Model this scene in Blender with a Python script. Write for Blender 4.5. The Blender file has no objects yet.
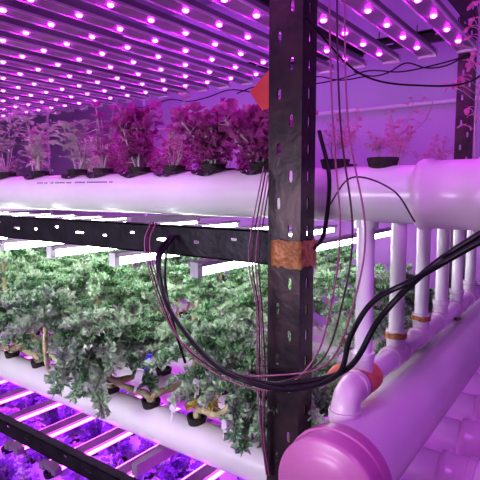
import bpy, math, random
from mathutils import Vector, Matrix
CZ = 1.45
R = math.radians
scene = bpy.context.scene
scene.view_settings.view_transform = 'Standard'
scene.view_settings.gamma = 0.80
scene.view_settings.exposure = 0.08

# ---------------------------------------------------------------- materials
def mat(name, col, col2=None, scale=8.0, rough=0.5, metal=0.0, emis=None, estr=0.0, bump=0.0, trans=0.0, bscale=None, spec=0.5):
    m = bpy.data.materials.new(name); m.use_nodes = True
    nt = m.node_tree; b = nt.nodes['Principled BSDF']
    b.inputs['Roughness'].default_value = rough
    b.inputs['Metallic'].default_value = metal
    b.inputs['Specular IOR Level'].default_value = spec
    b.inputs['Base Color'].default_value = (*col, 1)
    tc = nt.nodes.new('ShaderNodeTexCoord')
    if col2 is not None:
        n = nt.nodes.new('ShaderNodeTexNoise'); n.inputs['Scale'].default_value = scale
        n.inputs['Detail'].default_value = 4
        r = nt.nodes.new('ShaderNodeValToRGB')
        r.color_ramp.elements[0].position = 0.35; r.color_ramp.elements[1].position = 0.65
        r.color_ramp.elements[0].color = (*col, 1); r.color_ramp.elements[1].color = (*col2, 1)
        nt.links.new(tc.outputs['Object'], n.inputs['Vector'])
        nt.links.new(n.outputs['Fac'], r.inputs['Fac'])
        nt.links.new(r.outputs['Color'], b.inputs['Base Color'])
    if bump:
        n2 = nt.nodes.new('ShaderNodeTexNoise'); n2.inputs['Scale'].default_value = bscale or scale*4
        nt.links.new(tc.outputs['Object'], n2.inputs['Vector'])
        bp = nt.nodes.new('ShaderNodeBump'); bp.inputs['Strength'].default_value = bump
        bp.inputs['Distance'].default_value = 0.01
        nt.links.new(n2.outputs['Fac'], bp.inputs['Height'])
        nt.links.new(bp.outputs['Normal'], b.inputs['Normal'])
    if emis:
        b.inputs['Emission Color'].default_value = (*emis, 1)
        b.inputs['Emission Strength'].default_value = estr
    if trans:
        out = nt.nodes['Material Output']
        t = nt.nodes.new('ShaderNodeBsdfTranslucent'); t.inputs['Color'].default_value = (*[min(1, c*1.6) for c in (col2 or col)], 1)
        mx = nt.nodes.new('ShaderNodeMixShader'); mx.inputs[0].default_value = trans
        nt.links.new(b.outputs[0], mx.inputs[1]); nt.links.new(t.outputs[0], mx.inputs[2])
        nt.links.new(mx.outputs[0], out.inputs['Surface'])
    return m

M_pvc = mat('white_pvc', (.80,.79,.80), (.87,.86,.87), 5, .24, bump=.03, bscale=30)
M_pvc2 = mat('pink_pvc_fitting', (.80,.68,.76), (.86,.76,.82), 6, .28)
M_capm = mat('magenta_cap', (.58,.20,.44), (.66,.27,.52), 6, .3)
M_steel = mat('painted_dark_steel', (.045,.034,.042), (.10,.065,.072), 14, .36, .5, bump=.10, bscale=60)
M_blacksteel = mat('black_steel', (.02,.02,.025), (.045,.04,.05), 20, .4, .4, bump=.1)
M_alu = mat('aluminium', (.34,.27,.36), (.42,.35,.44), 6, .4, .3)
M_aluedge = mat('aluminium_edge', (.88,.85,.9), None, rough=.3, metal=.1)
M_led = mat('led_diode', (.9,.6,.9), emis=(.88,.026,1.0), estr=76)
M_ledlow = mat('led_tube_violet', (.9,.6,.9), emis=(.92,.12,1.0), estr=7)
M_white = mat('white_tube', (.9,.9,.9), emis=(.97,1.0,.98), estr=15)
M_wall = mat('wall_paint', (.56,.48,.64), (.64,.54,.70), 1.2, .7, bump=.05)
M_ceil = mat('ceiling_paint', (.44,.34,.48), (.50,.40,.54), 1.5, .8)
M_floor = mat('concrete', (.25,.24,.28), (.36,.34,.38), 3, .6, bump=.2)
M_kale = mat('kale_leaf', (.11,.28,.13), (.23,.48,.24), 45, .42, trans=.18)
M_kale2 = mat('kale_leaf_pale', (.33,.54,.32), (.58,.80,.52), 50, .42, trans=.2)
M_yel = mat('yellow_leaf', (.65,.55,.10), (.7,.65,.2), 30, .5, trans=.2)
M_bark = mat('kale_stem', (.44,.40,.22), (.70,.64,.42), 30, .7, bump=.6, bscale=80)
M_rib = mat('kale_midrib', (.42,.54,.32), (.54,.66,.42), 30, .5)
M_gst = mat('green_stem', (.46,.42,.40), (.62,.55,.54), 30, .5)
M_red = mat('red_lettuce_leaf', (.32,.06,.24), (.64,.18,.50), 40, .35, trans=.25)
M_seed = mat('purple_seedling_leaf', (.22,.10,.34), (.42,.20,.60), 40, .4, trans=.2)
M_bas = mat('basil_leaf', (.30,.48,.28), (.62,.76,.54), 30, .3, trans=.3)
M_herb = mat('herb_leaf', (.60,.22,.34), (.80,.40,.48), 40, .4, trans=.3)
M_soil = mat('dark_net_cup', (.03,.025,.03), (.08,.06,.06), 60, .7, bump=.6)
M_foil = mat('silver_foil', (.25,.22,.28), (.5,.45,.55), 50, .25, .7, bump=.8)
M_cable = mat('black_rubber', (.010,.010,.014), None, rough=.38)
M_wire = mat('mauve_wire', (.40,.15,.26), None, rough=.45)
M_wireD = mat('dark_wire', (.09,.03,.06), None, rough=.45)
M_tape = mat('orange_tape', (.80,.28,.14), (.88,.40,.22), 25, .45, bump=.5, bscale=60, trans=.15)
M_tagr = mat('coral_plastic', (.85,.12,.12), (.88,.18,.16), 25, .45, trans=.2)
M_tapeb = mat('brown_tape', (.34,.16,.05), (.54,.28,.10), 40, .4, bump=.6, bscale=80)
M_tag = mat('white_plastic', (.85,.85,.88), None, rough=.4)
M_blue = mat('blue_plastic', (.08,.12,.75), None, rough=.4)
M_ink = mat('label_ink', (.25,.22,.35), None, rough=.5)

# ---------------------------------------------------------------- mesh builder
def frame(d):
    d = d.normalized()
    a = Vector((0,0,1)) if abs(d.z) < .9 else Vector((1,0,0))
    u = d.cross(a).normalized(); v = d.cross(u).normalized()
    return u, v
class MB:
    def __init__(s): s.v=[]; s.f=[]; s.m=[]; s.mats=[]
    def mi(s, m):
        if m not in s.mats: s.mats.append(m)
        return s.mats.index(m)
    def face(s, idx, m): s.f.append(idx); s.m.append(s.mi(m))
    def tube(s, pts, rad, m, seg=10, caps=True):
        pts=[Vector(p) for p in pts]
        if not isinstance(rad,(list,tuple)): rad=[rad]*len(pts)
        u=None; rings=[]
        for i,p in enumerate(pts):
            a = pts[max(i-1,0)]; b = pts[min(i+1,len(pts)-1)]
            d=(b-a)
            if d.length < 1e-9: d = pts[min(i+1,len(pts)-1)]-pts[0]
            if d.length < 1e-9: d=Vector((0,0,1))
            d.normalize()
            if u is None: u,_=frame(d)
            else:
                u = u - d*u.dot(d)
                u = u.normalized() if u.length>1e-6 else frame(d)[0]
            w=d.cross(u)
            base=len(s.v)
            for k in range(seg):
                t=2*math.pi*k/seg
                s.v.append(p+(u*math.cos(t)+w*math.sin(t))*rad[i])
            rings.append(base)
        for i in range(len(rings)-1):
            for k in range(seg):
                k2=(k+1)%seg
                s.face((rings[i]+k,rings[i]+k2,rings[i+1]+k2,rings[i+1]+k), m)
        if caps:
            s.face(tuple(rings[0]+k for k in reversed(range(seg))), m)
            s.face(tuple(rings[-1]+k for k in range(seg)), m)
    def lathe(s, origin, axis, prof, m, seg=32):
        o=Vector(origin); ax=Vector(axis).normalized(); u,_=frame(ax); w=ax.cross(u)
        rings=[]
        for (t,r) in prof:
            rings.append(len(s.v))
            for k in range(seg):
                a=2*math.pi*k/seg
                s.v.append(o+ax*t+(u*math.cos(a)+w*math.sin(a))*max(r,1e-4))
        for i in range(len(rings)-1):
            for k in range(seg):
                k2=(k+1)%seg
                s.face((rings[i]+k,rings[i]+k2,rings[i+1]+k2,rings[i+1]+k), m)
    def box(s, lo, hi, m):
        b=len(s.v)
        for x in (lo[0],hi[0]):
            for y in (lo[1],hi[1]):
                for z in (lo[2],hi[2]): s.v.append(Vector((x,y,z)))
        for q in ((0,1,3,2),(4,6,7,5),(0,4,5,1),(2,3,7,6),(0,2,6,4),(1,5,7,3)):
            s.face(tuple(b+i for i in q), m)
    def leaf(s, base, az, elev, L, W, droop, ruf, m, nu=8, nv=6, k=3.0, pet=.25, rng=random, roll=0):
        base=Vector(base); p=base.copy(); ph=rng.uniform(0,6.28); ph2=rng.uniform(0,6.28)
        side=Vector((-math.sin(az),math.cos(az),0))
        st=len(s.v)
        for i in range(nu+1):
            t=i/nu
            e=elev-droop*t
            d=Vector((math.cos(az)*math.cos(e),math.sin(az)*math.cos(e),math.sin(e)))
            if i: p = p+d*(L/nu)
            n=side.cross(d)*-1
            sd=(side*math.cos(roll)+n*math.sin(roll))
            nn=(n*math.cos(roll)-side*math.sin(roll))
            if t<pet: w=W*.07
            else:
                q=(t-pet)/(1-pet)
                w=W*(.12+.88*math.sin(math.pi*min(1,.08+q*.86))**.75)
            for j in range(nv+1):
                v=-1+2*j/nv
                ed=abs(v)**1.4
                rr=0 if t<pet else ruf
                off=rr*ed*math.sin(k*2*math.pi*t+ph+(1.7 if v>0 else 0)) + rr*.5*ed*math.sin(k*4.3*math.pi*t+ph2)
                out=w*v*.5*(1+.22*math.sin(k*3.1*math.pi*t+ph2)*(rr>0)*ed)
                s.v.append(p+sd*out+nn*(off+abs(v)*w*.12)+d*(rr*.6*ed*math.cos(k*5*t+ph)))
        for i in range(nu):
            for j in range(nv):
                a=st+i*(nv+1)+j
                s.face((a,a+1,a+nv+2,a+nv+1), m)
    def frill(s, c, d, n, size, m, rng, fine=False):
        """small curled fan-shaped leaflet: fan rooted at c, opening along d, edge strongly crimped"""
        d=d.normalized(); sd=d.cross(n)
        if sd.length<1e-4: sd=frame(d)[0]
        sd.normalize(); n=sd.cross(d).normalized()
        st=len(s.v); na=14 if fine else 9; nr=3; ph=rng.uniform(0,6.28)
        kk=rng.choice((3,4)) if fine else rng.choice((2,3)); spread=rng.uniform(1.2,1.7)
        amp=.36 if fine else .34
        for r in range(nr+1):
            q=r/nr
            for a in range(na+1):
                t=-1+2*a/na; an=t*spread
                rad=size*q*(1+(.15 if fine else .16)*math.sin(kk*2*math.pi*a/na*1.5+ph))
                off=size*amp*q*q*math.sin(kk*math.pi*2*a/na+ph)+size*.18*q*q
                if fine and r==nr: rad*=.88+.24*(a%2); 
                s.v.append(c+(d*math.cos(an)+sd*math.sin(an))*rad+n*off)
        m2=m
        for r in range(nr):
            for a in range(na):
                i=st+r*(na+1)+a
                s.face((i,i+1,i+na+2,i+na+1), (M_kale2 if (fine and r==nr-1 and m is M_kale and a%2) else m2))
    def curly(s, base, az, elev, L, W, droop, ma, mb2, rng):
        """curly kale leaf: midrib carrying crimped leaflets down both sides and at the tip"""
        p=Vector(base); n=8; pts=[p.copy()]; ds=[]
        side=Vector((-math.sin(az),math.cos(az),0))
        for i in range(n):
            t=i/n; e=elev-droop*t
            d=Vector((math.cos(az)*math.cos(e),math.sin(az)*math.cos(e),math.sin(e)))
            p=p+d*(L/n); pts.append(p.copy()); ds.append(d)
        s.tube(pts,[.0021-.0012*i/n for i in range(n+1)],M_rib,5,caps=False)
        tone = mb2 if rng.random()<.35 else ma
        for i in range(3,n+1):
            t=i/n; d=ds[min(i,n-1)]; up=side.cross(d)*-1
            w=W*.5*(.55+.45*math.sin(math.pi*min(1,t*.95)))
            for sg in (-1,1):
                dd=(side*sg*1.0+d*rng.uniform(.1,.6)+up*rng.uniform(-.2,.7))
                s.frill(pts[i],dd,up+side*rng.uniform(-.5,.5),w*rng.uniform(.75,1.1),tone if rng.random()<.7 else mb2,rng,True)
        s.frill(pts[-1],ds[-1],side.cross(ds[-1])*-1,W*.45,tone,rng,True)
    def mesh(s, name, smooth=True):
        me=bpy.data.meshes.new(name)
        me.from_pydata([tuple(v) for v in s.v],[],s.f)
        for m in s.mats: me.materials.append(m)
        me.polygons.foreach_set('material_index', s.m)
        if smooth: me.polygons.foreach_set('use_smooth',[True]*len(s.f))
        me.update()
        return me
    def obj(s, name, smooth=True, parent=None, loc=(0,0,0), angle=True):
        me=s.mesh(name, smooth)
        if smooth and angle:
            try: me.set_sharp_from_angle(angle=R(40))
            except Exception: pass
        o=bpy.data.objects.new(name, me); o.location=loc
        scene.collection.objects.link(o)
        if parent: o.parent=parent
        return o
def empty(name, loc=(0,0,0)):
    e=bpy.data.objects.new(name,None); e.location=loc; e.empty_display_size=.1
    scene.collection.objects.link(e); return e
def spline(pts, n=8):
    pts=[Vector(p) for p in pts]; P=[pts[0]*2-pts[1]]+pts+[pts[-1]*2-pts[-2]]
    out=[]
    for i in range(1,len(P)-2):
        a,b,c,d=P[i-1],P[i],P[i+1],P[i+2]
        for j in range(n):
            t=j/n
            out.append(.5*((2*b)+(c-a)*t+(2*a-5*b+4*c-d)*t*t+(3*b-a-3*c+d)*t**3))
    out.append(pts[-1]); return out
def W(x,y,z): return Vector((x,y,z+CZ))

def slotted_plate(mb, origin, ulen, vlen, U, V, N, thick, slots, m, seg=12):
    o=Vector(origin); U=Vector(U); V=Vector(V); N=Vector(N)
    rows=sorted(set(round(s_[0],5) for s_ in slots))
    def pt(u,v,t): return o+U*u+V*v+N*t
    edges=[0]+[(rows[i]+rows[i+1])/2 for i in range(len(rows)-1)]+[ulen]
    for ri,r in enumerate(rows):
        a,b=edges[ri],edges[ri+1]
        ss=sorted([s_ for s_ in slots if abs(s_[0]-r)<1e-4], key=lambda q:q[1])
        vs=[0]+[(ss[i][1]+ss[i+1][1])/2 for i in range(len(ss)-1)]+[vlen]
        for si,sl in enumerate(ss):
            c,d=vs[si],vs[si+1]; (u0,v0,hu,hv)=sl
            ins=[];outs=[]
            for k in range(seg):
                th=2*math.pi*(k+.5)/seg
                cx=math.cos(th); sx=math.sin(th)
                pw=.55
                iu=u0+hu*math.copysign(abs(cx)**pw,cx); iv=v0+hv*math.copysign(abs(sx)**pw,sx)
                du=(b-u0) if cx>0 else (u0-a); dv=(d-v0) if sx>0 else (v0-c)
                sc=1/max(abs(cx),abs(sx))
                ou=u0+cx*sc*du; ov=v0+sx*sc*dv
                ins.append((iu,iv)); outs.append((ou,ov))
            cor=[(b,d),(a,d),(a,c),(b,c)]
            for t in (0,thick):
                bi=len(mb.v)
                for q in ins: mb.v.append(pt(*q,t))
                for q in outs: mb.v.append(pt(*q,t))
                for q in cor: mb.v.append(pt(*q,t))
                for k in range(seg):
                    k2=(k+1)%seg
                    mb.face((bi+k,bi+k2,bi+seg+k2,bi+seg+k), m)
                for ci,ang in enumerate((45,135,225,315)):
                    k=int((ang/360)*seg-.5); k2=(k+1)%seg
                    mb.face((bi+seg+k,bi+seg+k2,bi+2*seg+ci), m)
            bi=len(mb.v)
            for q in ins: mb.v.append(pt(*q,0))
            for q in ins: mb.v.append(pt(*q,thick))
            for k in range(seg):
                k2=(k+1)%seg
                mb.face((bi+k,bi+k2,bi+seg+k2,bi+seg+k), m)
    bi=len(mb.v)
    for t in (0,thick):
        for q in ((0,0),(ulen,0),(ulen,vlen),(0,vlen)): mb.v.append(pt(*q,t))
    for k in range(4):
        k2=(k+1)%4
        mb.face((bi+k,bi+k2,bi+4+k2,bi+4+k), m)

# ---------------------------------------------------------------- room
X0,X1,Y0,Y1,ZC=-6.2,1.8,-2.2,3.05,2.85
def slab(name, lo, hi, m):
    b=MB(); b.box(lo,hi,m); return b.obj(name, smooth=False)
slab('floor',(X0,Y0,-.1),(X1,Y1,0),M_floor)
slab('ceiling',(X0,Y0,ZC),(X1,Y1,ZC+.1),M_ceil)
slab('wall_back',(X0,Y1,0),(X1,Y1+.1,ZC),M_wall)
slab('wall_left',(X0-.1,Y0,0),(X0,Y1,ZC),M_wall)
slab('wall_right',(X1,Y0,0),(X1+.1,Y1,ZC),M_wall)
slab('wall_front',(X0,Y0-.1,0),(X1,Y0,ZC),M_wall)
b=MB()
b.tube([W(-6,Y1-.03,.50),W(1.6,Y1-.03,.50)],.013,M_pvc,12)
for x in (-1.9,-3.2,-4.6):
    b.tube([W(x,Y1-.03,-1.2),W(x,Y1-.03,1.3)],.013,M_pvc,12)
    for z in (.2,.7,-.4): b.box((x-.025,Y1-.02,CZ+z-.012),(x+.025,Y1-.001,CZ+z+.012),M_pvc)
b.obj('wall_conduit')

# ---------------------------------------------------------------- rack
rack=empty('slotted_steel_rack')
XR=-.445; XL=-4.25; YF=.80; YB=2.22
def post(name,x,y,sx,sy):
    b=MB(); H=2.45; n=int(H/.05)
    w1,w2=.07,.05
    sl=[(.025+i*.05, .022 if i%2 else .048, .011,.0042) for i in range(n)]
    slotted_plate(b,(x,y,0),H,w1,(0,0,1),(sx,0,0),(0,sy,0),.003,sl,M_steel)
    sl=[(.025+i*.05, .025, .011,.0042) for i in range(n)]
    slotted_plate(b,(x,y+sy*.003,0),H,w2,(0,0,1),(0,sy,0),(sx,0,0),.003,sl,M_steel)
    b.box((x+sx*.035-.05,y+sy*.02-.04,0),(x+sx*.035+.05,y+sy*.02+.04,.006),M_steel)
    return b.obj(name,smooth=False,parent=rack)
post('post_1',XR,YF,-1,1); post('post_2',XR,YB,-1,-1); post('post_3',XL,YF,1,1); post('post_4',XL,YB,1,-1)
def rail(name,z0,z1,y,sy):
    b=MB(); L=(XR-.07)-(XL+.0); n=int(L/.1)
    h=z1-z0
    sl=[(.05+i*.1,h*(.5 if i%3 else .68),(.019 if i%3==1 else .009),.0036) for i in range(n)]
    slotted_plate(b,(XL,y,CZ+z0),L,h,(1,0,0),(0,0,1),(0,sy,0),.003,sl,M_blacksteel)
    b.box((XL,min(y,y+sy*.028),CZ+z1-.003),(XR-.07,max(y,y+sy*.028),CZ+z1),M_blacksteel)
    b.box((XL,min(y,y+sy*.028),CZ+z0),(XR-.07,max(y,y+sy*.028),CZ+z0+.003),M_blacksteel)
    b.obj(name,smooth=False,parent=rack)
rail('rail_1',-.143,-.078,YF+.003,1); rail('rail_2',-.143,-.078,YB-.003,-1)
rail('rail_3',-.785,-.74,YF+.003,1); rail('rail_4',-.785,-.74,YB-.003,-1)
rail('rail_5',.61,.66,YF+.003,1); rail('rail_6',.61,.66,YB-.003,-1)
rail('rail_7',-1.34,-1.29,YF+.003,1); rail('rail_8',-1.34,-1.29,YB-.003,-1)
b=MB()
for z in (.615,):
    for x in (XR-.006,XL+.003): b.box((x,YF,CZ+z),(x+.004,YB,CZ+z+.05),M_steel)
for x in (-.95,-1.9,-2.8,-3.7):
    b.box((x,YF+.03,CZ-.082),(x+.02,YB-.03,CZ-.066),M_alu)
    b.box((x,YF+.03,CZ-.735),(x+.02,YB-.03,CZ-.702),M_alu)
    b.box((x,YF,CZ+.60),(x+.03,YB,CZ+.63),M_blacksteel)
b.obj('crossbars',smooth=False,parent=rack)

# ---------------------------------------------------------------- LED bars
def led_array(name,z,x_start,x_end,pitch,y0,y1,dp,low=False):
    e=empty(name); b=MB(); d=MB(); x=x_start; i=0
    while x>x_end:
        w=.034
        if not low:
            b.box((x-w,y0,z+.008),(x+w,y1,z+.030),M_alu)
            for sg in (-1,1):
                b.box((x+sg*w-.002,y0,z+.004),(x+sg*w+.002,y1,z+.012),M_aluedge)
            y=y0+.06
            while y<y1-.02:
                d.lathe((x,y,z+.008),(0,0,-1),[(0,.0098),(.004,.0092),(.007,.006),(.0085,.0)],M_led,10)
                y+=dp
            for yy in (y0,y1): b.box((x-.036,yy-.008,z-.002),(x+.036,yy+.008,z+.034),M_pvc)
            b.tube([(x,y0+.15,z+.03),(x,y0+.15,z+.09)],.002,M_cable,6)
            b.tube([(x,y1-.15,z+.03),(x,y1-.15,z+.09)],.002,M_cable,6)
        else:
            b.box((x-.022,y0,z-.004),(x+.022,y1,z+.010),M_alu)
            for sg in (-1,1):
                d.tube([(x+sg*.030,y0,z),(x+sg*.030,y1,z)],.006,M_ledlow,8)
                for yy in (y0+.01,y1-.01,(y0+y1)/2): b.box((x+sg*.030-.010,yy-.012,z-.010),(x+sg*.030+.010,yy+.012,z+.010),M_alu)
        x-=pitch; i+=1
    b.obj('housings',smooth=False,parent=e); d.obj('diodes',parent=e)
    return e
led_array('led_grow_light_array',CZ+.54,-.47,-4.2,.15,.80,2.16,.165)
led_array('led_grow_light_array',CZ-.83,-.50,-4.2,.20,.81,2.16,.1,low=True)
for k,(xa,xb) in enumerate([(-.47,-.95),(-.9,-1.6),(-1.5,-2.4),(-.46,-1.3)]):
    b=MB(); n=6; pts=[]
    for i in range(n+1):
        t=i/n; pts.append(W(xa+(xb-xa)*t, 2.18+.01*math.sin(9*t+k), .535-.035*abs(math.sin(3.1*t*2+k))))
    b.tube(spline(pts,5),.003,M_cable,6); b.obj('lamp_lead')

# white tubes
e=empty('white_fluorescent_light_array'); b=MB(); d=MB(); x=-.74
while x>-4.2:
    b.box((x-.020,YF+.045,CZ-.172),(x+.020,2.15,CZ-.162),M_alu)
    for yy in (YF+.05,2.14): b.box((x-.012,yy-.008,CZ-.197),(x+.012,yy+.008,CZ-.162),M_tag)
    d.tube([(x,YF+.06,CZ-.184),(x,2.13,CZ-.184)],.0115,M_white,12)
    x-=.28
b.obj('housings',smooth=False,parent=e); d.obj('tubes',parent=e)

# ---------------------------------------------------------------- plants
def kale(seed, h, lean, ncrown, big=1.0, yellow=False):
    g=random.Random(seed); b=MB()
    def crown(c, n, sc):
        for i in range(n):
            az=i*2.4+g.uniform(-.3,.3); q=i/n
            el=R(82-74*q+g.uniform(-14,14)); L=(.045+.062*q)*sc*g.uniform(.8,1.25)
            b.curly(c+Vector((0,0,-.033*q*sc)),az,el,L,.054*sc*g.uniform(.8,1.2),R(g.uniform(25,82)),M_kale,M_kale2,g)
    for k in range(ncrown):
        a=lean[1]+k*2.1+g.uniform(-.3,.3); rr=lean[0]*(1 if k==0 else g.uniform(.8,1.3)); hh=h*(1 if k==0 else g.uniform(.6,.9))
        dx,dy=math.cos(a),math.sin(a)
        pts=[Vector((0,0,-.02)),Vector((dx*rr*.1,dy*rr*.1,hh*.10)),Vector((dx*rr*.85,dy*rr*.85,hh*.20)),
             Vector((dx*rr*1.3-dy*.015,dy*rr*1.3+dx*.015,hh*.55)),Vector((dx*rr,dy*rr,hh))]
        sp=spline(pts,6); n=len(sp)
        b.tube(sp,[(.0105-.005*i/n)*(1+.12*math.sin(i*2.1)) for i in range(n)],M_bark,8)
        for i in range(4,n-2,2):
            q=sp[i]+Vector((g.uniform(-.006,.006),g.uniform(-.006,.006),0))
            b.tube([q,q+Vector((g.uniform(-.012,.012),g.uniform(-.012,.012),.004))],[.004,.002],M_bark,5)
        crown(pts[-1],g.randint(13,16),big*g.uniform(.9,1.12))
        for i in range(g.randint(2,3)):
            q=sp[int(n*g.uniform(.5,.95))]; az=g.uniform(0,6.28)
            ye=(yellow and i==0)
            b.curly(q,az,R(g.uniform(-5,35)),.095*big*g.uniform(.8,1.2),.048*big,R(g.uniform(30,80)),M_yel if ye else M_kale,M_yel if ye else M_kale2,g)
    return b.mesh('curly_kale')
kales=[kale(1,.27,(.05,2.5),2),kale(2,.20,(.09,.4),2,1.1),kale(3,.30,(.05,4.),2,1.0,True),kale(4,.16,(.08,5.2),3,.95),kale(5,.24,(.10,3.3),2,1.05),kale(6,.28,(.07,1.2),2,1.0),
       kale(7,.13,(.10,4.6),2,1.1),kale(8,.31,(.08,.2),1,1.15),kale(9,.22,(.12,5.6),2,.9,True)]
NK=len(kales)

def lettuce(seed,rad=.075,h=.15,m=M_red,ns=9,nl=18):
    g=random.Random(seed); b=MB()
    for s in range(ns):
        a=g.uniform(0,6.28); r=g.uniform(0,rad*.8); hh=h*g.uniform(.5,1)
        top=Vector((math.cos(a)*r,math.sin(a)*r,hh))
        sp=spline([Vector((0,0,-.02)),top*.5+Vector((g.uniform(-.01,.01),g.uniform(-.01,.01),0)),top],4)
        b.tube(sp,.0028,M_gst,6)
        for i in range(nl):
            t=g.uniform(.25,1); q=sp[min(len(sp)-1,int(t*len(sp)))]
            az=g.uniform(0,6.28); el=R(g.uniform(-20,75))
            d=Vector((math.cos(az)*math.cos(el),math.sin(az)*math.cos(el),math.sin(el)))
            L=g.uniform(.010,.028); e=q+d*L
            b.tube([q,e],.0009,M_gst,4,caps=False)
            b.frill(e,d,Vector((0,0,1)),g.uniform(.012,.021),m,g)
            if g.random()<.5: b.frill(e,d+Vector((g.uniform(-1,1),g.uniform(-1,1),.3)),Vector((0,0,1)),g.uniform(.010,.016),m,g)
    return b.mesh('red_lettuce')
def basil(seed,h=.16,ls=.05,m=M_bas,ns=3):
    g=random.Random(seed); b=MB()
    for s in range(ns):
        a=g.uniform(0,6.28); l=g.uniform(.02,.05)
        top=Vector((math.cos(a)*l,math.sin(a)*l,h*g.uniform(.7,1.05)))
        sp=spline([Vector((0,0,-.02)),top*.45+Vector((g.uniform(-.015,.015),g.uniform(-.015,.015),0)),top],6); n=len(sp)
        b.tube(sp,[.0035-.0018*i/n for i in range(n)],M_gst,6)
        for i in range(4,n,2):
            a0=g.uniform(0,6.28)
            for k in range(2):
                L=ls*g.uniform(.7,1.1)*(1 if i<n-3 else .75)
                b.leaf(sp[i],a0+k*3.14,R(g.uniform(15,55)),L,L*.55,R(g.uniform(30,80)),.0012,m,8,4,1.5,.2,g)
        for k in range(4): b.leaf(sp[-1],k*1.57+a,R(60),ls*.6,ls*.3,R(50),.001,m,6,4,1.5,.15,g)
    return b.mesh('basil_plant')
def herb(seed,h=.14,ns=7,spread=.08,m=M_herb,ls=.016):
    g=random.Random(seed); b=MB()
    for s in range(ns):
        a=g.uniform(0,6.28); l=g.uniform(.2,1)*spread
        top=Vector((math.cos(a)*l,math.sin(a)*l,h*g.uniform(.45,1.05)))
        sp=spline([Vector((0,0,-.02)),top*.4+Vector((g.uniform(-.02,.02),g.uniform(-.02,.02),.01)),top*.75+Vector((g.uniform(-.01,.01),g.uniform(-.01,.01),.0)),top],5); n=len(sp)
        b.tube(sp,.0013,M_gst,5)
        for i in range(4,n):
            if g.random()<.7:
                az=g.uniform(0,6.28); e=sp[i]+Vector((math.cos(az)*.012,math.sin(az)*.012,.008))
                b.tube([sp[i],e],.0008,M_gst,4)
                for k in range(2):
                    b.leaf(e,az+g.uniform(-1,1),R(g.uniform(0,50)),ls*g.uniform(.7,1.3),ls*.7,R(40),.001,m,4,2,1,.1,g)
    return b.mesh('herb_seedling')
def pepper(seed,h=.33):
    g=random.Random(seed); b=MB()
    main=spline([Vector((0,0,-.02)),Vector((.008,0,h*.35)),Vector((-.008,.005,h*.7)),Vector((.01,0,h))],8)
    b.tube(main,[.004-.0025*i/len(main) for i in range(len(main))],M_gst,6)
    for i in range(6,len(main)):
        az=g.uniform(0,6.28); l=g.uniform(.03,.08); e=main[i]+Vector((math.cos(az)*l,math.sin(az)*l,l*.6))
        b.tube([main[i],(main[i]+e)/2+Vector((0,0,.006)),e],.0013,M_gst,5)
        for k in range(3):
            b.leaf(e,az+k*2,R(g.uniform(-20,40)),.035*g.uniform(.5,1.1),.015,R(60),.001,M_herb,5,3,1,.15,g)
    return b.mesh('pepper_plant')
LET=[lettuce(11),lettuce(12,.095,.12),lettuce(13,.085,.18,ns=11)]
LOW=[lettuce(21,.13,.11,ns=15),lettuce(22,.12,.095,ns=15)]
SEED=[lettuce(61,.10,.15,M_seed,10,16),lettuce(62,.11,.18,M_seed,10,16),basil(63,.18,.06,M_seed,5)]
BAS=[basil(31,.19,.062),basil(32,.15,.068),basil(33,.20,.05,M_red,5),basil(34,.2,.05,M_bas,5)]
HERB=[herb(41,ns=5),herb(42,.19,5,.1),herb(43,.11,6,.09),herb(44,.22,6,.08,M_bas,.026)]
PEP=[pepper(51),pepper(52,.42)]

g=random.Random(7)
def place(me,name,x,y,z,s=1.0,rz=None):
    o=bpy.data.objects.new(name,me); o.location=(x,y,z)
    o.rotation_euler=(0,0,g.uniform(0,6.28) if rz is None else rz); o.scale=(s,s,s)
    scene.collection.objects.link(o); return o

# ---------------------------------------------------------------- pipes
def cup(b,x,y,ztop,r=.027):
    b.lathe((x,y,ztop-.03),(0,0,1),[(0,r*.8),(.03,r),(.042,r*1.12),(.045,r*1.12),(.045,r*.9),(.034,r*.85)],M_soil,14)
    b.lathe((x,y,ztop+.004),(0,0,1),[(0,r*.9),(.004,r*.5),(.007,.0)],M_soil,10)
def foilpatch(b,x,y,zc,r,gx):
    n=10; st=len(b.v)
    for i in range(n+1):
        u=-1+2*i/n
        for j in range(9):
            a=R((-42+84*j/8)*(1.05-.45*u*u)+gx.uniform(-2,2))
            rr=r+.0012+.004*gx.random()
            w=.052*(1+.15*gx.uniform(-1,1)*(i in (0,n)))
            b.v.append(Vector((x+u*w,y-math.sin(a)*rr,zc+math.cos(a)*rr)))
    for i in range(n):
        for j in range(8):
            a=st+i*9+j; b.face((a,a+1,a+10,a+9),M_soil if gx.random()<.65 else M_foil)
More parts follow.
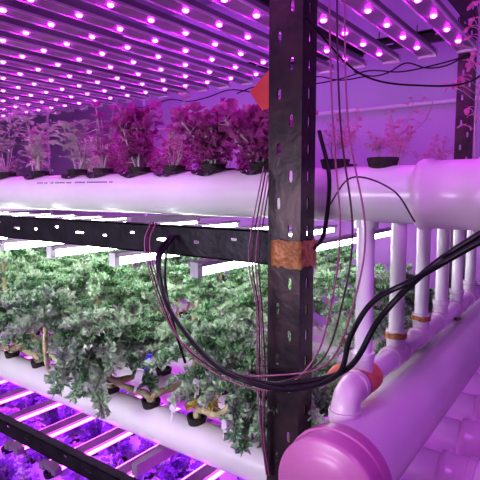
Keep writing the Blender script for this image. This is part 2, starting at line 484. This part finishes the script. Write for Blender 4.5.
def hpipe(y,zc,r,xr,xs,name='hydroponic_pipe',cup_r=.027,big=False,foil=True):
    b=MB(); gx=random.Random(int(y*100+zc*1000))
    xl=-4.3
    R1=r*1.13
    b.lathe((xl,y,zc),(1,0,0),[(-.001,0),(0,r*1.08),(.03,r*1.08),(.031,r),(xr-xl,r)],M_pvc,40)
    b.lathe((xr,y,zc),(1,0,0),[(-.012,r),(-.012,R1*.99),(-.006,R1*1.06),(.008,R1*1.06),(.012,R1),(.045,R1),(.047,R1*1.07),(.062,R1*1.07),(.064,R1),(.12,R1),(.122,R1*1.07),(.15,R1*1.07),(.16,R1*.95),(.162,0)] if not big else
            [(-.012,r),(-.012,R1*.99),(-.006,R1*1.05),(.010,R1*1.05),(.014,R1),(.085,R1),(.09,R1*1.06),(.115,R1*1.06),(.12,R1),(.20,R1),(.21,R1*.93),(.212,0)],M_pvc2,40)
    for xc in (-2.35,):
        b.lathe((xc,y,zc),(1,0,0),[(0,r),(0,r*1.1),(.10,r*1.1),(.10,r)],M_pvc,40)
    for x in xs:
        if foil and (not big or x<-.5): foilpatch(b,x,y,zc,r,gx)
        cup(b,x,y,zc+r,cup_r)
    if big:
        for i in range(46):
            if gx.random()<.75:
                x=-1.45+i*.008
                px,pz=-math.cos(R(32)),math.sin(R(32))
                yy=y+(r+.0004)*px; zz=zc+(r+.0004)*pz
                b.box((x,yy-.0004,zz-.0025),(x+.005,yy+.0006,zz+.0025),M_ink)
    return b.obj(name)
rows=[.95,1.15,1.35,1.55,1.75,1.95]
ZU=-.008; ZL=-.65; rU=.055; rL=.048
for i,y in enumerate(rows):
    if i==0:
        items=[(-1.92,'b',0,1),(-1.70,'h',3,1.1),(-1.50,'b',3,.95),(-1.30,'b',1,1.05),(-1.18,'b',2,.85),(-1.03,'l',2,1.05),(-.90,'h',1,1.0),(-.77,'w',0,1.1),(-.63,'w',1,1.2),(-.45,'h',0,.65),(-.35,'h',2,.5)]
    else:
        items=[]; x=-.46-.06*(i%2)
        while x>-4.1:
            k=g.random(); dense=False
            if x>-.58*y: t=('h',g.randint(0,2))
            elif x>-1.25*y: t=('l',g.randint(0,2)) if k<.38 else (('w',g.randint(0,1)) if k<.68 else (('b',g.randint(0,3)) if k<.88 else ('h',g.randint(0,3)))); dense=True
            else: t=('b',g.randint(0,3)) if k<.55 else (('l',g.randint(0,2)) if k<.62 else ('h',g.randint(0,3)) if k<.93 else ('p',0))
            items.append((x,t[0],t[1],g.uniform(.65,1.1) if dense else g.uniform(.7,1.05)))
            x-=g.uniform(.17,.24) if dense else (g.uniform(.30,.42) if i<3 else g.uniform(.6,.95))
        if i==3: items.append((-.30,'p',1,1.0))
    hpipe(y,CZ+ZU,rU,-.265,[q[0] for q in items],big=(i==0))
    for (x,k,v,s) in items:
        z=CZ+ZU+rU+.012
        d={'b':(BAS,'basil_plant'),'h':(HERB,'herb_seedling'),'l':(LET,'red_lettuce'),'w':(LOW,'trailing_lettuce'),'p':(PEP,'pepper_plant')}[k]
        place(d[0][v%len(d[0])],d[1],x,y,z,s)
    if i==0: it=[(-2.1,5,1,0),(-1.86,7,1.1,2),(-1.72,3,1.1,1),(-1.55,1,1.1,1),(-1.38,4,1.1,0),(-1.17,3,1.2,0),(-1.00,6,1.15,3.),(-.83,8,1.05,.4),(-.68,3,1.0,.3),(-.55,1,.85,4.5)]
    else:
        it=[]; x=-.54-.07*(i%2)
        while x>-4.1:
            it.append((x,g.randint(0,NK-1),g.uniform(.85,1.1),None)); x-=g.uniform(.22,.31)
    hpipe(y,CZ+ZL,rL,-.255,[q[0] for q in it],cup_r=.024,foil=False)
    for (x,v,s,rz) in it: place(kales[v],'curly_kale_plant',x,y,CZ+ZL+rL+.012,s,rz)
for y in (.88,1.10,1.32,1.54,1.76,1.98):
    xs=[-.62-.16*k+.05*(int(y*20)%2) for k in range(21)]
    hpipe(y,CZ-1.19,rL,-.30,xs,foil=False)
    for x in xs: place(SEED[g.randint(0,2)],'purple_seedling',x,y,CZ-1.19+rL+.012,g.uniform(.85,1.1))

# ---------------------------------------------------------------- drain manifold
man=empty('drain_manifold')
XM=-.38; ZM=-.388
b=MB()
for y in rows:
    b.lathe((XM,y,CZ+ZU-rU+.006),(0,0,-1),[(0,.024),(.018,.024),(.018,.0175),(-ZM+ZU-rU-.035-.004,.0175)],M_pvc,24)
    b.lathe((XM,y,CZ+ZM+.06),(0,0,-1),[(0,.0175),(0,.0235),(.012,.0235),(.014,.0215),(.05,.0215)],M_pvc,24)
b.obj('downpipes',parent=man)
b=MB()
b.tube([W(XM,.90,ZM),W(XM,2.08,ZM)],.0235,M_pvc,28)
for y in rows:
    b.lathe((XM,y-.042,CZ+ZM),(0,1,0),[(0,.0235),(0,.0285),(.012,.0285),(.014,.0265),(.07,.0265),(.072,.0285),(.084,.0285),(.084,.0235)],M_pvc2,28)
b.lathe((XM,2.07,CZ+ZM),(0,1,0),[(0,.0285),(.04,.0285),(.045,.02),(.046,0)],M_pvc2,28)
arc=[W(XM,.915,ZM)]+[W(XM,.905-.04*math.sin(R(a)),ZM-.04+.04*math.cos(R(a))) for a in range(0,91,10)]+[W(XM,.865,ZM-.055)]
b.tube(arc,.0275,M_pvc2,28)
b.lathe((XM,.905,CZ+ZM),(0,1,0),[(0,.0275),(0,.031),(.015,.031),(.015,.0275)],M_pvc2,28)
b.lathe((XM,.865,CZ+ZM-.030),(0,0,-1),[(0,.0275),(0,.031),(.02,.031),(.02,.0275)],M_pvc2,28)
b.obj('header_pipe',parent=man)
b=MB(); XD=-.35; ZD=-.505; rd=.078
b.lathe((XD,.73,CZ+ZD),(0,1,0),[(0,rd),(1.45,rd),(1.46,rd*.9),(1.46,0)],M_pvc,56)
b.lathe((XD,.72,CZ+ZD),(0,1,0),[(-.009,0),(-.009,.060),(-.004,.068),(-.001,.074),(.0,.086),(.003,.091),(.008,.093),(.040,.093),(.042,.096),(.052,.096),(.054,.093),(.072,.093),(.073,rd)],M_capm,64)
b.obj('drain_pipe_with_cap')

# ---------------------------------------------------------------- tape
def band(name,loop,axis_u,zlist,m,jit,seed):
    gg=random.Random(seed); b=MB(); n=len(loop)
    for zi,z in enumerate(zlist):
        for p in loop:
            jz=jit*gg.uniform(-1,1)*(1 if zi in (0,len(zlist)-1) else .2)
            b.v.append(Vector(p)+Vector(axis_u)*(z+jz)+Vector((gg.uniform(-1,1),gg.uniform(-1,1),gg.uniform(-1,1)))*.0009)
    for i in range(len(zlist)-1):
        for k in range(n):
            k2=(k+1)%n
            b.face((i*n+k,i*n+k2,(i+1)*n+k2,(i+1)*n+k),m)
    return b.obj(name,angle=False)
lp=[]
for (xa,ya,xb,yb) in ((XR-.060,YF-.005,XR+.005,YF-.005),(XR+.005,YF-.005,XR+.005,YF+.056),(XR+.005,YF+.056,XR-.060,YF+.056),(XR-.060,YF+.056,XR-.060,YF-.005)):
    for i in range(8): t=i/8; lp.append((xa+(xb-xa)*t,ya+(yb-ya)*t,CZ))
band('orange_brown_tape',lp,(0,0,1),[-.143,-.13,-.118,-.106,-.094],M_tapeb,.003,1)
def cyl_loop(c,ax,r,n=20):
    u,_=frame(Vector(ax)); w=Vector(ax).cross(u); return [Vector(c)+(u*math.cos(2*math.pi*k/n)+w*math.sin(2*math.pi*k/n))*r for k in range(n)]
band('orange_tape',cyl_loop((XM,.955,CZ+ZM),(0,1,0),.0305),(0,1,0),[-.03,-.015,0,.015,.03],M_tape,.003,2)
band('orange_tape',cyl_loop((XM,1.15,CZ+ZM+.05),(0,0,1),.0255),(0,0,1),[-.008,0,.006],M_tapeb,.002,3)
band('orange_tape',cyl_loop((XM,1.35,CZ+ZM+.05),(0,0,1),.0255),(0,0,1),[-.007,0,.006],M_tapeb,.002,4)
b=MB()
for i in range(8):
    for j in range(5):
        t=i/7; s=j/4
        b.v.append(W(XM-.025-.045*t, .925+.03*s, ZM+.016-.016*t+.014*s+.003*math.sin(7*t+3*s)))
for i in range(7):
    for j in range(4):
        a=i*5+j; b.face((a,a+1,a+6,a+5),M_tape)
b.obj('orange_tape')
b=MB()
for q in ((-.60,.86,.20),(-.545,.86,.245),(-.535,.86,.165),(-.57,.86,.16)): b.v.append(W(*q))
for q in ((-.60,.862,.20),(-.545,.862,.245),(-.535,.862,.165),(-.57,.862,.16)): b.v.append(W(*q))
b.face((0,1,2,3),M_tagr); b.face((7,6,5,4),M_tagr)
for k in range(4): b.face((k,(k+1)%4,4+(k+1)%4,4+k),M_tagr)
b.tube([W(-.545,.861,.245),W(-.53,.83,.4),W(-.52,.815,.60)],.001,M_wireD,5)
b.obj('red_hanging_tag',smooth=False)

# ---------------------------------------------------------------- cables
def cable(name,pts,r,m):
    b=MB(); b.tube(spline([W(*p) for p in pts],9),r,m,9); return b.obj(name)
A=[(-.76,.79,-.10),(-.751,.74,-.14),(-.708,.73,-.243),(-.591,.72,-.325),(-.50,.72,-.342),(-.42,.72,-.33),(-.315,.72,-.283),(-.262,.72,-.19),(-.196,.72,-.112),(-.132,.72,-.059),(-.02,.70,.02)]
cable('power_cable',A,.0046,M_cable)
B=[(-.752,.79,-.10),(-.742,.735,-.15),(-.70,.72,-.24),(-.585,.71,-.322),(-.49,.71,-.343),(-.40,.71,-.332),(-.325,.71,-.29),(-.305,.71,-.225),(-.27,.71,-.165),(-.21,.71,-.125),(-.135,.71,-.072),(-.02,.69,.005)]
cable('power_cable',B,.0042,M_cable)
C=[(-.77,.79,-.10),(-.77,.78,-.2),(-.765,.80,-.30),(-.768,.84,-.40)]
cable('power_cable',C,.003,M_cable)
for k in range(3):
    o=.013*k
    P=[(-.80-o*.6,.785,-.07),(-.785-o*.6,.75,-.12),(-.74-o*.6,.74,-.22),(-.67-o*.5,.73,-.315+o*.5),(-.56,.725,-.355+o*.6),(-.45,.725,-.35+o*1.0),(-.375+o*1.0,.725,-.28),(-.345+o*1.4,.725,-.18),(-.335+o*1.6,.73,-.06),(-.355+o,.74,.10),(-.37+o,.75,.30),(-.375+o,.76,.62)]
    cable('electrical_wire',P,.0015,M_wire if k!=1 else M_wireD)
for k in range(4):
    o=.008*k
    P=[(-.505-o*.6,.79,.02+o),(-.515-o,.77,-.12),(-.505-o*.5,.765,-.22),(-.50-o*.8,.77,-.35),(-.505-o*.3,.775,-.47),(-.50-o*.4,.79,-.56)]
    cable('electrical_wire',P,.0013,M_wire if k%2 else M_wireD)
cable('electrical_wire',[(-.40,.78,.10),(-.37,.76,.02),(-.375,.755,-.07),(-.40,.77,-.10)],.0035,M_cable)
cable('electrical_wire',[(-.44,.80,.30),(-.38,.90,.215),(-.30,1.0,.20),(-.22,1.1,.22),(-.2,1.3,.34),(-.43,2.2,.42)],.0018,M_cable)
cable('electrical_wire',[(-.37,.755,-.03),(-.33,.76,.02),(-.27,.78,-.0),(-.24,.80,-.05)],.0013,M_wireD)

def tag(x,y,z,m=M_tag,s=1,rz=0):
    b=MB()
    b.box((-.009*s,-.001,0),(.009*s,.001,.035*s),m); b.box((-.003*s,-.001,-.03*s),(.003*s,.001,0),m); b.box((-.009*s,-.001,.028*s),(.009*s,.006,.035*s),m)
    o=b.obj('plant_label',smooth=False,loc=(x,y,z+CZ)); o.rotation_euler=(R(12),R(15),rz)
for q in [(-.86,.89,-.56),(-.79,.90,-.50),(-1.0,.90,-.52),(-.70,.9,-.57),(-1.3,1.08,-.48),(-1.2,1.1,-.5),(-1.52,.95,-.42),(-1.05,1.28,-.45),(-1.42,1.3,-.4)]:
    tag(*q,M_tag,1.1,g.uniform(-.6,1.0))
for q in [(-1.27,.98,-.42),(-1.1,1.1,-.47),(-1.75,1.1,-.38),(-.98,.92,-.47)]:
    tag(*q,M_blue,.8,g.uniform(-.6,1.0))

# ---------------------------------------------------------------- lamps: added out-of-view fills, plus the lower tier's grow light
def area(name,loc,tgt,sx,sy,col,p,spread=None):
    l=bpy.data.lights.new(name,'AREA'); l.shape='RECTANGLE'; l.size=sx; l.size_y=sy; l.color=col; l.energy=p
    if spread: l.spread=R(spread)
    o=bpy.data.objects.new(name,l); o.location=loc
    o.rotation_euler=(Vector(tgt)-Vector(loc)).to_track_quat('-Z','Y').to_euler(); scene.collection.objects.link(o)
area('violet_fill',(-1.6,-.35,2.5),(-1.6,.95,1.4),2.6,.4,(.85,.22,1),12)  # added fill above the aisle, lifts the rack front; no fixture behind it
area('white_fill',(-1.6,-.9,1.35),(-1.35,.95,1.05),2.2,.3,(.92,.92,1),8,60)  # invented white fill so the kale facing the aisle is not dark
area('violet_fill',(.75,.2,2.5),(-.25,1.2,1.0),.4,.4,(.76,.20,1),16)  # added violet fill from the right, aimed at the pipe ends
area('violet_fill',(-2.6,2.62,2.78),(-2.4,3.05,1.4),5.0,.2,(.58,.09,1),20)  # made-up wash light that brightens the back wall
area('lower_grow_lamp',(-2.2,1.45,CZ-.85),(-2.2,1.45,0),3.4,1.2,(.40,.06,1),35)
w=bpy.data.worlds.new('World'); scene.world=w; w.use_nodes=True
w.node_tree.nodes['Background'].inputs[0].default_value=(.25,.06,.5,1); w.node_tree.nodes['Background'].inputs[1].default_value=.05

cam=bpy.data.cameras.new('camera'); co=bpy.data.objects.new('camera',cam)
co.location=(0,0,CZ); co.rotation_euler=(R(90-5.7),0,R(36)); cam.lens=37.5; cam.sensor_width=36; cam.clip_start=.02
scene.collection.objects.link(co); scene.camera=co
